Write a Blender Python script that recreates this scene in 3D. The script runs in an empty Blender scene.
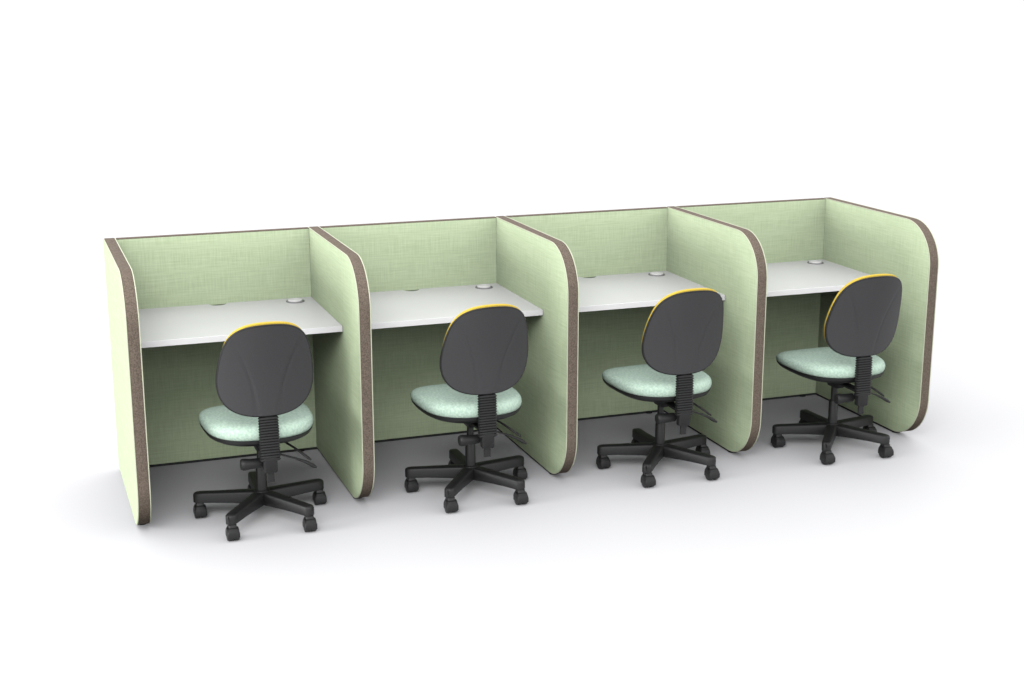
import bpy, bmesh, math, random
from mathutils import Vector, Matrix
PI = math.pi
random.seed(4)
S = bpy.context.scene
C = S.collection

# ---------------------------------------------------------------- camera
cam = bpy.data.cameras.new("camera")
cam.sensor_width = 36.0
cam.lens = 1424.77 / 1024 * 36.0
cam.clip_end = 2000
co = bpy.data.objects.new("camera", cam); C.objects.link(co)
co.location = (-0.4384, -5.4200, 2.1190)
YAW, PITCH = 0.3477, -0.2446
co.rotation_euler = (PI / 2 + PITCH, 0, -YAW)
S.camera = co

# ---------------------------------------------------------------- light: white studio
w = bpy.data.worlds.new("World"); S.world = w; w.use_nodes = True
bg = w.node_tree.nodes["Background"]
bg.inputs[1].default_value = 2.35
# white studio dome, brightest round the sides and dimmer overhead
_n, _l = w.node_tree.nodes, w.node_tree.links
_tc = _n.new("ShaderNodeTexCoord"); _sp = _n.new("ShaderNodeSeparateXYZ"); _rp = _n.new("ShaderNodeValToRGB")
_l.new(_tc.outputs["Generated"], _sp.inputs[0]); _l.new(_sp.outputs[2], _rp.inputs[0]); _l.new(_rp.outputs[0], bg.inputs[0])
_rp.color_ramp.elements[0].position = 0.0; _rp.color_ramp.elements[0].color = (1, 1, 1, 1)
_rp.color_ramp.elements[1].position = 1.0; _rp.color_ramp.elements[1].color = (.46, .46, .47, 1)

def softbox(name, loc, target, size, power):
    l = bpy.data.lights.new(name, 'AREA'); l.shape = 'RECTANGLE'
    l.size, l.size_y = size; l.energy = power
    o = bpy.data.objects.new(name, l); C.objects.link(o); o.location = loc
    d = Vector(target) - Vector(loc); o.rotation_euler = d.to_track_quat('-Z', 'Y').to_euler()
    return o
softbox("key_softbox", (-7.0, -0.6, 1.75), (0.0, 0.4, 0.6), (3.0, 2.2), 400)
softbox("front_softbox", (-2.2, -6.6, 6.2), (1.6, 0.3, 0.6), (4.0, 4.0), 330)

S.view_settings.view_transform = 'Standard'; S.view_settings.look = 'None'
S.view_settings.exposure = 0.0; S.view_settings.gamma = 1.0
S.render.engine = 'CYCLES'
S.cycles.use_denoising = True
S.cycles.max_bounces = 6; S.cycles.diffuse_bounces = 0

# ---------------------------------------------------------------- materials
def srgb(r, g, b):
    f = lambda c: (c / 255 / 12.92) if c / 255 <= .04045 else ((c / 255 + .055) / 1.055) ** 2.4
    return (f(r), f(g), f(b), 1)

def mat(name, col, rough=.5, spec=.5, sheen=0.0):
    m = bpy.data.materials.new(name); m.use_nodes = True
    b = m.node_tree.nodes["Principled BSDF"]
    b.inputs["Base Color"].default_value = col
    b.inputs["Roughness"].default_value = rough
    b.inputs["Specular IOR Level"].default_value = spec
    if sheen: b.inputs["Sheen Weight"].default_value = sheen
    return m

def nd(m, t, **kw):
    n = m.node_tree.nodes.new(t)
    for k, v in kw.items(): setattr(n, k, v)
    return n

def weave(m, lo, hi, fine=240., slow=9., bump=.15, contrast=(.34, .66)):
    """slubby woven cloth: long streaks along both thread directions"""
    L = m.node_tree.links; b = m.node_tree.nodes["Principled BSDF"]
    tc = nd(m, "ShaderNodeTexCoord"); sp = nd(m, "ShaderNodeSeparateXYZ"); L.new(tc.outputs["Object"], sp.inputs[0])
    u = nd(m, "ShaderNodeMath", operation='ADD'); L.new(sp.outputs[0], u.inputs[0]); L.new(sp.outputs[1], u.inputs[1])
    outs = []
    for k, (a, c) in enumerate(((fine, slow), (slow, fine))):
        mu = nd(m, "ShaderNodeMath", operation='MULTIPLY'); mu.inputs[1].default_value = a; L.new(u.outputs[0], mu.inputs[0])
        mv = nd(m, "ShaderNodeMath", operation='MULTIPLY'); mv.inputs[1].default_value = c; L.new(sp.outputs[2], mv.inputs[0])
        cb = nd(m, "ShaderNodeCombineXYZ"); L.new(mu.outputs[0], cb.inputs[0]); L.new(mv.outputs[0], cb.inputs[1]); cb.inputs[2].default_value = 3.7 * k
        n = nd(m, "ShaderNodeTexNoise"); n.inputs["Scale"].default_value = 1.0; n.inputs["Detail"].default_value = 3.0; n.inputs["Roughness"].default_value = .65
        L.new(cb.outputs[0], n.inputs["Vector"]); outs.append(n.outputs["Fac"])
    ad = nd(m, "ShaderNodeMath", operation='ADD'); L.new(outs[0], ad.inputs[0]); L.new(outs[1], ad.inputs[1])
    hv = nd(m, "ShaderNodeMath", operation='MULTIPLY'); hv.inputs[1].default_value = .5; L.new(ad.outputs[0], hv.inputs[0])
    r = nd(m, "ShaderNodeValToRGB"); r.color_ramp.elements[0].position = contrast[0]; r.color_ramp.elements[1].position = contrast[1]
    r.color_ramp.elements[0].color = lo; r.color_ramp.elements[1].color = hi
    L.new(hv.outputs[0], r.inputs[0]); L.new(r.outputs[0], b.inputs["Base Color"])
    bp = nd(m, "ShaderNodeBump"); bp.inputs["Strength"].default_value = bump; bp.inputs["Distance"].default_value = .001
    L.new(hv.outputs[0], bp.inputs["Height"]); L.new(bp.outputs[0], b.inputs["Normal"])
    return m

def mottle(m, lo, hi, scale, detail=4., bump=0.0, pos=(.35, .65), dist=.001):
    L = m.node_tree.links; b = m.node_tree.nodes["Principled BSDF"]
    tc = nd(m, "ShaderNodeTexCoord")
    n = nd(m, "ShaderNodeTexNoise"); n.inputs["Scale"].default_value = scale; n.inputs["Detail"].default_value = detail
    L.new(tc.outputs["Object"], n.inputs["Vector"])
    r = nd(m, "ShaderNodeValToRGB"); r.color_ramp.elements[0].position, r.color_ramp.elements[1].position = pos
    r.color_ramp.elements[0].color = lo; r.color_ramp.elements[1].color = hi
    L.new(n.outputs["Fac"], r.inputs[0]); L.new(r.outputs[0], b.inputs["Base Color"])
    if bump:
        bp = nd(m, "ShaderNodeBump"); bp.inputs["Strength"].default_value = bump; bp.inputs["Distance"].default_value = dist
        L.new(n.outputs["Fac"], bp.inputs["Height"]); L.new(bp.outputs[0], b.inputs["Normal"])
    return m

M = {}
M['floor'] = mat("white_studio_floor", (.65, .65, .662, 1), .55, .1)
M['fabric'] = weave(mat("green_woven_fabric", (1, 1, 1, 1), .95, .1), (.455, .56, .345, 1), (.62, .725, .495, 1))
M['brown'] = mottle(mat("brown_woven_edging", (1, 1, 1, 1), .9, .1), (.110, .087, .069, 1), (.200, .160, .130, 1), 190, 5, .3)
M['piping'] = mat("cream_piping", (.58, .61, .46, 1), .8, .2)
M['laminate'] = mottle(mat("white_laminate", (1, 1, 1, 1), .32, .4), (.67, .675, .665, 1), (.70, .705, .695, 1), 3, 3)
M['edging'] = mat("white_plastic_edging", (.95, .95, .95, 1), .3, .4)
M['black'] = mottle(mat("black_plastic", (1, 1, 1, 1), .45, .35), (.008, .008, .0085, 1), (.013, .013, .0135, 1), 240, 3, .12)
M['gap_shade'] = mat("dark_grey_gap_shade", (.035, .035, .035, 1), .7, .2)  # shade of the gap under the panels, put into a dark colour
M['tyre'] = mat("black_caster_tyre", (.007, .007, .0075, 1), .4, .35)
M['foot'] = mat("black_rubber", (.008, .008, .008, 1), .6, .3)
M['shell'] = mottle(mat("charcoal_shell_plastic", (1, 1, 1, 1), .6, .3), (.046, .046, .048, 1), (.054, .054, .056, 1), 400, 3, .08)
M['rim'] = mat("black_shell_rim", (.012, .012, .013, 1), .55, .35)
M['yellow'] = mottle(mat("yellow_upholstery", (1, 1, 1, 1), .95, .1), (.58, .41, .055, 1), (.67, .49, .085, 1), 260, 4, .3)
M['mint'] = mottle(mat("mint_upholstery", (1, 1, 1, 1), .95, .1), (.40, .54, .445, 1), (.54, .685, .575, 1), 105, 8, .5, (.36, .64), .002)
M['hole_shade'] = mat("grey_cutout_shade", (.12, .14, .10, 1), .9, .1)  # shade inside the desk cut-outs, put into the colour
M['cap'] = mat("light_grey_plastic", (.80, .80, .79, 1), .35, .5)
M['ring'] = mat("grey_plastic", (.22, .22, .22, 1), .4, .5)

# ---------------------------------------------------------------- mesh helpers
def obj(name, bm, m, parent=None, smooth=35, bevel=0.0, seg=2):
    me = bpy.data.meshes.new(name)
    bmesh.ops.recalc_face_normals(bm, faces=bm.faces)
    bm.to_mesh(me); bm.free()
    o = bpy.data.objects.new(name, me); C.objects.link(o)
    for mm in (m if isinstance(m, (list, tuple)) else [m]): me.materials.append(mm)
    if smooth:
        for p in me.polygons: p.use_smooth = True
        me.set_sharp_from_angle(angle=math.radians(smooth))
    if bevel:
        b = o.modifiers.new("bevel", 'BEVEL'); b.width = bevel; b.segments = seg; b.limit_method = 'ANGLE'; b.angle_limit = math.radians(40)
        b.harden_normals = False
    if parent: o.parent = parent
    return o

def thing(name, label, cat, loc, group=None):
    o = bpy.data.objects.new(name, None); C.objects.link(o); o.location = loc; o.empty_display_size = .1
    o['label'] = label; o['category'] = cat
    if group: o['group'] = group
    return o

def box(bm, x0, x1, y0, y1, z0, z1, mx=None):
    v = [Vector((x, y, z)) for z in (z0, z1) for y in (y0, y1) for x in (x0, x1)]
    if mx: v = [mx @ p for p in v]
    v = [bm.verts.new(p) for p in v]
    for f in ((0, 2, 3, 1), (4, 5, 7, 6), (0, 1, 5, 4), (2, 6, 7, 3), (0, 4, 6, 2), (1, 3, 7, 5)): bm.faces.new([v[i] for i in f])

def loft(bm, rings, cap0=True, cap1=True, closed=False):
    R = [[bm.verts.new(p) for p in r] for r in rings]
    n = len(R[0])
    pairs = list(zip(R, R[1:])) + ([(R[-1], R[0])] if closed else [])
    for a, b in pairs:
        for i in range(n): bm.faces.new((a[i], a[(i + 1) % n], b[(i + 1) % n], b[i]))
    if not closed:
        if cap0: bm.faces.new(R[0][::-1])
        if cap1: bm.faces.new(R[-1])
    return R

def lathe(bm, prof, seg=32, mx=None):
    rings = []
    for r, z in prof:
        ring = [Vector((r * math.cos(2 * PI * k / seg), r * math.sin(2 * PI * k / seg), z)) for k in range(seg)]
        rings.append([mx @ p for p in ring] if mx else ring)
    loft(bm, rings)

def tube(bm, pts, r, seg=8, closed=False, flat=1.0, up=None):
    pts = [Vector(p) for p in pts]; n = len(pts); rings = []
    for i, p in enumerate(pts):
        if closed: t = (pts[(i + 1) % n] - pts[i - 1]).normalized()
        else: t = (pts[min(i + 1, n - 1)] - pts[max(i - 1, 0)]).normalized()
        a = Vector(up or (0, 0, 1))
        if abs(t.dot(a)) > .95: a = Vector((1, 0, 0))
        s = t.cross(a).normalized(); u = s.cross(t)
        rr = r[i] if isinstance(r, (list, tuple)) else r
        rings.append([p + s * rr * math.cos(2 * PI * k / seg) + u * rr * flat * math.sin(2 * PI * k / seg) for k in range(seg)])
    loft(bm, rings, closed=closed)

def rrect(hx, hy, r, n=4):
    out = []
    for cx, cy, a0 in ((hx - r, hy - r, 0), (-hx + r, hy - r, 90), (-hx + r, -hy + r, 180), (hx - r, -hy + r, 270)):
        for k in range(n + 1):
            a = math.radians(a0 + 90 * k / n); out.append((cx + r * math.cos(a), cy + r * math.sin(a)))
    return out

# ---------------------------------------------------------------- setting
bm = bmesh.new(); bmesh.ops.create_grid(bm, x_segments=1, y_segments=1, size=600)
fl = obj("floor", bm, M['floor'], smooth=0); fl['kind'] = 'structure'

# ---------------------------------------------------------------- study booths
W, D, H, T, TB = .9, .9266, 1.0541, .0522, .0278
GAP, RAD = .0135, .20
YD, ZD, DT = .2841, .7372, .0255

def panel_profile(off=0.0, n=18):
    """side outline in (y, z): rounded front corners, square back corners; off grows it outward"""
    pts = [(D + off, GAP - off), (D + off, H + off)]
    for k in range(n + 1):
        a = math.radians(90 + 90 * k / n)
        pts.append((RAD + (RAD + off) * math.cos(a), H - RAD + (RAD + off) * math.sin(a)))
    for k in range(n + 1):
        a = math.radians(180 + 90 * k / n)
        pts.append((RAD + (RAD + off) * math.cos(a), GAP + RAD + (RAD + off) * math.sin(a)))
    return pts

def feet(parent, spots):
    for x, y in spots:
        bm = bmesh.new()
        lathe(bm, [(.006, GAP + .004), (.006, .011), (.019, .010), (.021, .006), (.021, 0)], 20, Matrix.Translation((x, y, 0)))
        obj("foot", bm, M['foot'], parent)

def side_panel(parent, x):
    h = T / 2
    bm = bmesh.new(); pr = panel_profile(-.002)
    loft(bm, [[(x + s * h, y, z) for y, z in pr] for s in (-1, 1)])
    p = obj("side_panel", bm, M['fabric'], parent)
    # brown band wrapped all round the edge
    bm = bmesh.new(); e = h - .0045
    sect = [(-e, -.0035), (-e, .0004), (-e + .004, .0014), (e - .004, .0014), (e, .0004), (e, -.0035)]
    loft(bm, [[(x + sx, y, z) for (y, z) in panel_profile(o)] for sx, o in sect], closed=True)
    obj("edge_band", bm, M['brown'], p)
    for s in (-1, 1):
        bm = bmesh.new()
        tube(bm, [(x + s * (h - .0022), y, z) for y, z in panel_profile(.0000)], .0022, 8, closed=True, up=(1, 0, 0))
        obj("piping", bm, M['piping'], p)
    bm = bmesh.new(); box(bm, x - .020, x + .020, .20, D - .010, .0008, GAP + .003)  # added dark strip: stands for the gap's shade and stops light leaking under
    obj("gap_shade_strip", bm, M['gap_shade'], p)
    feet(p, [(x, .205), (x, D - .04)])
    return p

def back_panel(parent, x0, x1):
    y0, y1 = D - TB, D
    bm = bmesh.new(); box(bm, x0 + .001, x1 - .001, y0, y1, GAP, H - .003)
    p = obj("back_panel", bm, M['fabric'], parent)
    bm = bmesh.new(); box(bm, x0 + .0015, x1 - .0015, y0 - .0006, y1 + .0006, H - .0028, H + .0012)
    obj("edge_band", bm, M['brown'], p, bevel=.001)
    bm = bmesh.new(); box(bm, x0 - .0055, x1 + .0055, y0 + .004, y1 - .004, .0008, GAP + .003)  # same added strip behind: dark gap shade, blocks light from the back
    obj("gap_shade_strip", bm, M['gap_shade'], p)
    feet(p, [(x0 + .03, D - TB / 2), (x1 - .075, D - TB / 2)])
    return p

def desktop(parent, x0, x1, ox):
    a, b = x0 + .0015, x1 - .0015; yb = D - TB - .0012
    sx, sr = ox + .447, .039
    out = [(a, YD), (b, YD), (b, yb)]
    for k in range(17):
        t = PI * k / 16; out.append((sx + sr * math.cos(t), yb - sr * 1.05 * math.sin(t)))
    out.append((a, yb))
    bm = bmesh.new(); loft(bm, [[(x, y, z) for x, y in out] for z in (ZD - DT, ZD)])
    d = obj("desktop", bm, M['laminate'], parent, smooth=30, bevel=.0012)
    bm = bmesh.new(); box(bm, a, b, YD - .0024, YD - .0002, ZD - DT + .0004, ZD - .0003)
    obj("front_edging", bm, M['edging'], d, bevel=.0008)
    bm = bmesh.new()      # added dark half-disc: shade in the rear cable cut-out, put in as colour
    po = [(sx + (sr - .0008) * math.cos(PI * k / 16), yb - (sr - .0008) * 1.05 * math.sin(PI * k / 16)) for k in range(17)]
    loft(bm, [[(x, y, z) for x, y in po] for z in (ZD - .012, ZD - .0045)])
    obj("cutout_shade", bm, M['hole_shade'], d)
    g = Matrix.Translation((ox + .783, .822, ZD))
    bm = bmesh.new(); lathe(bm, [(.030, -.004), (.042, -.004), (.042, .0015), (.040, .0035), (.0355, .0040), (.0345, .001), (.030, .001)], 40, g)
    obj("grommet_ring", bm, M['ring'], d)
    bm = bmesh.new(); lathe(bm, [(.0335, .0005), (.0335, .0075), (.031, .0100), (.012, .0108), (.010, .0095), (.0, .0095)][:-1], 40, g)
    obj("grommet_cap", bm, M['cap'], d)
    # small steel-black brackets carrying the top
    for xx, s in ((a, 1), (b, -1)):
        bm = bmesh.new()
        lo, hi = sorted((xx, xx + s * .028)); box(bm, lo, hi, .50, .66, ZD - DT - .004, ZD - DT - .0005)
        lo, hi = sorted((xx, xx + s * .003)); box(bm, lo, hi, .50, .66, ZD - DT - .045, ZD - DT - .0045)
        obj("bracket", bm, M['black'], d)

BOOTH = ["leftmost green fabric study booth with white desktop and the outer left end panel",
         "green study booth second from the left end, sharing the end booth's right partition",
         "green study booth third from the left, beside the far right booth",
         "rightmost green fabric study booth, its outer right panel standing free against white"]
for i in range(4):
    ox = i * W
    b = thing("study_booth", BOOTH[i], "study booth", (ox + W / 2, D / 2, 0), "row of joined study booths")
    inv = Matrix.Translation((-(ox + W / 2), -D / 2, 0))
    before = set(bpy.data.objects)
    if i == 0: side_panel(b, 0)
    side_panel(b, ox + W)
    back_panel(b, ox + T / 2, ox + W - T / 2)
    desktop(b, ox + T / 2, ox + W - T / 2, ox)
    for o in set(bpy.data.objects) - before:
        if o.parent == b: o.location = inv.translation      # meshes hold world coordinates

# ---------------------------------------------------------------- office chair (origin: floor under the column)
def make_chair(label):
    t = thing("office_chair", label, "office chair", (0, 0, 0), "office chairs in the booths")
    # --- seat
    def seat_ring(s, z, back=0.0):
        ring = []
        for k in range(72):
            a = 2 * PI * k / 72; c, sn = math.cos(a), math.sin(a)
            ex = 2.7
            r = 1 / ((abs(c) ** ex + abs(sn) ** ex) ** (1 / ex))
            y = r * sn; x = r * c
            x *= (1 + .070 * y)                     # a little wider toward the front
            X, Y = x * .2212 * s, y * .248 * s + .036
            zz = z
            if Y > .17: zz -= (Y - .17) ** 2 * 1.6   # waterfall front
            q = min(1, max(0, (z - .385) / .06))
            zz -= .006 + (.004 + .034 * q) * (Y + .2) - (1 - q) * .006 * max(0, Y + .1) / .3             # slopes down toward the desk
            ring.append((X, Y, zz))
        return ring
    bm = bmesh.new()
    prof = [(.962, .398), (.985, .400), (1.0, .407), (1.007, .417), (1.003, .428), (.985, .438), (.95, .4455), (.88, .4505), (.75, .4530), (.5, .4530), (.22, .4525)]
    loft(bm, [seat_ring(s, z) for s, z in prof])
    obj("seat", bm, M['mint'], t, smooth=60)
    bm = bmesh.new()
    loft(bm, [seat_ring(s, z) for s, z in ((.45, .356), (.70, .361), (.88, .370), (.965, .381), (.990, .390), (.998, .4005), (.93, .4035))])
    obj("seat_pan", bm, M['black'], t, smooth=50)
    # --- mechanism
    bm = bmesh.new()
    loft(bm, [[(x, y + dy, z) for x, y in rrect(hx, hy, .012)] for hx, hy, dy, z in ((.023, .040, -.01, .300), (.030, .055, -.015, .325), (.062, .10, -.02, .346), (.085, .125, -.01, .370))])
    obj("mechanism", bm, M['black'], t)
    # --- J-bar, sleeve and bellows
    bm = bmesh.new()
    loft(bm, [[(x, y - .2250, z) for x, y in rrect(.0140, .0055, .003)] for z in (.226, .235, .44, .505)])
    box(bm, -.020, .020, -.2205, -.02, .323, .333)
    bar = obj("back_bar", bm, M['black'], t, bevel=.001)
    bm = bmesh.new()
    loft(bm, [[(x, y - .2245, z) for x, y in rrect(hx, hy, .008)] for hx, hy, z in ((.0235, .0165, .267), (.0262, .0185, .270), (.0275, .0195, .318), (.0275, .0195, .330))])
    obj("bar_sleeve", bm, M['black'], bar, bevel=.001)
    bm = bmesh.new(); rings = []; N = 16
    for k in range(N * 4 + 1):
        f = k / (N * 4); z = .3155 + f * .178
        q = abs(((k % 4) - 2)) / 2                      # 1 valley .. 0 ridge
        sc = -.0042 * (q ** 1.3)
        yy = -.2300 + .004 * f
        rings.append([(x, y + yy, z) for x, y in rrect(.0405 - .001 * f + sc, .0150 + sc, .007)])
    loft(bm, rings)
    obj("bellows", bm, M['black'], bar, smooth=20)
    # --- tension knob
    mx = Matrix.Translation((0, -.186, .295)) @ Matrix.Rotation(-PI / 2, 4, 'Y')
    bm = bmesh.new()
    lathe(bm, [(.010, -.03), (.010, .022), (.0185, .024), (.0195, .028), (.0205, .072), (.0235, .092), (.0235, .103), (.0200, .109), (.008, .110)], 28, mx)
    obj("tension_knob", bm, M['black'], t)
    # --- two adjustment levers under the right of the seat
    for pts, rr in (([(.030, -.150, .318), (.070, -.155, .305), (.110, -.158, .290), (.150, -.161, .272), (.180, -.163, .253), (.196, -.164, .243)], [.006, .006, .0065, .010, .013, .007]),
                    ([(.045, -.02, .348), (.085, -.06, .335), (.120, -.095, .314), (.150, -.120, .292), (.170, -.135, .276), (.180, -.142, .268)], [.006, .006, .0065, .008, .008, .005])):
        bm = bmesh.new(); tube(bm, pts, rr, 10, flat=.6)
        obj("lever", bm, M['black'], t, smooth=60)
    # --- gas column
    bm = bmesh.new()
    lathe(bm, [(.0225, .10), (.0215, .226), (.0195, .229), (.0145, .2295), (.0145, .322)], 28)
    obj("gas_column", bm, M['black'], t)
    # --- backrest shell
    HW, Z0, HT = .1915, .494, .388
    prof = [(0, 0), (.004, .25), (.012, .40), (.03, .55), (.06, .70), (.10, .81), (.16, .905), (.23, .965), (.32, .997), (.40, 1.0), (.50, .975), (.60, .945), (.70, .903), (.80, .840), (.87, .765), (.92, .67), (.955, .56), (.98, .42), (.995, .23), (1.0, 0)]
    # smooth closed outline resampled by arc length
    half = []
    for (a, b), (c, d) in zip(prof, prof[1:]):
        for k in range(8): half.append((a + (c - a) * k / 8, b + (d - b) * k / 8))
    half.append(prof[-1])
    full = [(x * HW, tt * HT) for tt, x in half] + [(-x * HW, tt * HT) for tt, x in half[-2:0:-1]]
    def resample(pts, n):
        P = [Vector(p) for p in pts]; P.append(P[0]); d = [0]
        for a, b in zip(P, P[1:]): d.append(d[-1] + (b - a).length)
        out = []; j = 0
        for k in range(n):
            s = d[-1] * k / n
            while d[j + 1] < s: j += 1
            out.append(P[j].lerp(P[j + 1], (s - d[j]) / max(1e-9, d[j + 1] - d[j])))
        return out
    def relax(pts, it=6):
        for _ in range(it): pts = [(pts[i - 1] + pts[i] * 2 + pts[(i + 1) % len(pts)]) / 4 for i in range(len(pts))]
        return pts
    OUT = relax(resample(full, 112), 10)
    cz = .47 * HT
    def place(x, h, depth):
        """point of the leaning, slightly wrapped back; depth goes toward the sitter"""
        f = h / HT
        y = -.2270 - .088 * f + .060 * (x / HW) ** 2 + .010 * math.sin(PI * min(1, max(0, f))) - .006
        return (x, y + depth, Z0 + h)
    def ridge(x, h):
        """raised vase-shaped middle of the rear face"""
        f = h / HT
        wd = HW * (.20 + .10 * f + .62 * f ** 2.2)
        q = (abs(x) - wd)
        fade = min(1, max(0, (.93 - f) * 4))
        return (-.0022 / (1 + math.exp(max(-30, min(30, q / .004)))) + .0028 * math.exp(-((q - .004) / .0052) ** 2)) * fade
    def disk(sc): return [(p.x * sc, cz + (p.y - cz) * sc) for p in OUT]
    bm = bmesh.new(); rings = []
    # front face ring -> rim -> rear face rings to the middle
    rings.append([place(x, h, .012) for x, h in disk(.93)])
    rings.append([place(x, h, .012) for x, h in disk(.994)])
    rings.append([place(x, h, .010) for x, h in disk(1.0)])
    rings.append([place(x, h, .003) for x, h in disk(1.0)])
    rings.append([place(x, h, .0005) for x, h in disk(.990)])
    NR = 64
    for k in range(NR):
        s = .972 * (1 - k / NR)
        rings.append([place(x, h, ridge(x, h)) for x, h in disk(max(s, .012))])
    loft(bm, rings)
    bm.faces.ensure_lookup_table()
    n = len(OUT)
    for i, f in enumerate(bm.faces):
        f.material_index = 1 if i < n * 5 else 0
    bk = obj("backrest", bm, [M['shell'], M['rim']], t, smooth=50)
    bm = bmesh.new()
    loft(bm, [[place(x * .974, h + .0080 * max(0, h / HT) ** 2, d) for x, h in disk(s)] for s, d in ((.95, .0125), (.985, .014), (.997, .020), (.995, .028), (.975, .036), (.93, .042), (.82, .046), (.55, .047), (.2, .046))])
    obj("back_cushion", bm, M['yellow'], bk, smooth=60)
    # --- five-star base
    bm = bmesh.new()
    lathe(bm, [(.022, .062), (.034, .064), (.037, .075), (.036, .108), (.031, .117), (.0235, .119), (.0235, .105)][:-1], 32)
    base = obj("star_base", bm, M['black'], t)
    RT = .262
    for k in range(5):
        a = math.radians(88.3 + 72 * k)
        mx = Matrix.Rotation(a, 4, 'Z')
        bm = bmesh.new(); rings = []
        for r, hw, zt, zb in ((.020, .0250, .1150, .062), (.06, .0245, .1145, .064), (.12, .0230, .1120, .066), (.19, .0215, .1090, .0665), (.235, .0210, .1075, .0655), (RT - .006, .0210, .1065, .0650), (RT + .008, .0195, .1050, .0650), (RT + .016, .0140, .1025, .0655), (RT + .020, .006, .099, .067)):
            c = .007
            sec = [(-hw, zb), (hw, zb), (hw, zt - c), (hw - .35 * c, zt - .35 * c), (hw - 1.1 * c, zt), (-hw + 1.1 * c, zt), (-hw + .35 * c, zt - .35 * c), (-hw, zt - c)]
            if hw < .009: sec = [(x, max(zb, min(zt, z))) for x, z in sec]
            rings.append([mx @ Vector((r, x, z)) for x, z in sec])
        loft(bm, rings)
        obj("leg", bm, M['black'], base, smooth=40, bevel=.0015)
        # caster: stem, hood, two wheels
        tip = mx @ Vector((RT - .002, 0, 0))
        cx, cy = tip.x + .001, tip.y - .014
        R = .0275
        bm = bmesh.new()
        lathe(bm, [(.0095, .045), (.0095, .0655)], 16, Matrix.Translation((tip.x, tip.y, 0)))
        # hood: tapered cover over the twin wheels
        loft(bm, [[(cx + x, cy + y + dy, z) for x, y in rrect(hx, hy, rr, 3)] for hx, hy, rr, dy, z in
                  ((.0240, .0290, .006, 0, .0150), (.0252, .0302, .006, 0, .0170), (.0252, .0302, .006, 0, .033), (.0232, .0285, .006, .001, .043), (.0180, .0235, .006, .004, .053), (.0165, .0200, .006, .008, .0555), (.0160, .0180, .006, .010, .0655))])
        cs = obj("caster", bm, M['black'], t, smooth=22, bevel=.0012)
        for s in (-1, 1):
            bm = bmesh.new()
            wm = Matrix.Translation((cx, cy, R)) @ Matrix.Rotation(PI / 2 * s, 4, 'Y')
            lathe(bm, [(.010, .003), (.0265, .002), (R, .004), (R, .0195), (.0260, .0225), (.020, .0240), (.006, .0242)], 28, wm)
            obj("wheel", bm, M['tyre'], cs)
    return t

CH = ["yellow edged office chair facing into the leftmost booth, nearest the camera",
      "office chair with mint seat in the second booth from the left",
      "office chair with charcoal back in the third booth from the left",
      "office chair in the rightmost booth, seat turned most side-on to view"]
chair = make_chair(CH[0])
def copy_tree(o, parent=None):
    c = o.copy(); C.objects.link(c)
    if parent: c.parent = parent
    for ch in list(o.children): copy_tree(ch, c)
    return c
allc = [chair] + [copy_tree(chair) for _ in range(3)]
for i, c in enumerate(allc):
    c.location = (i * W + .478, .117, 0); c['label'] = CH[i]
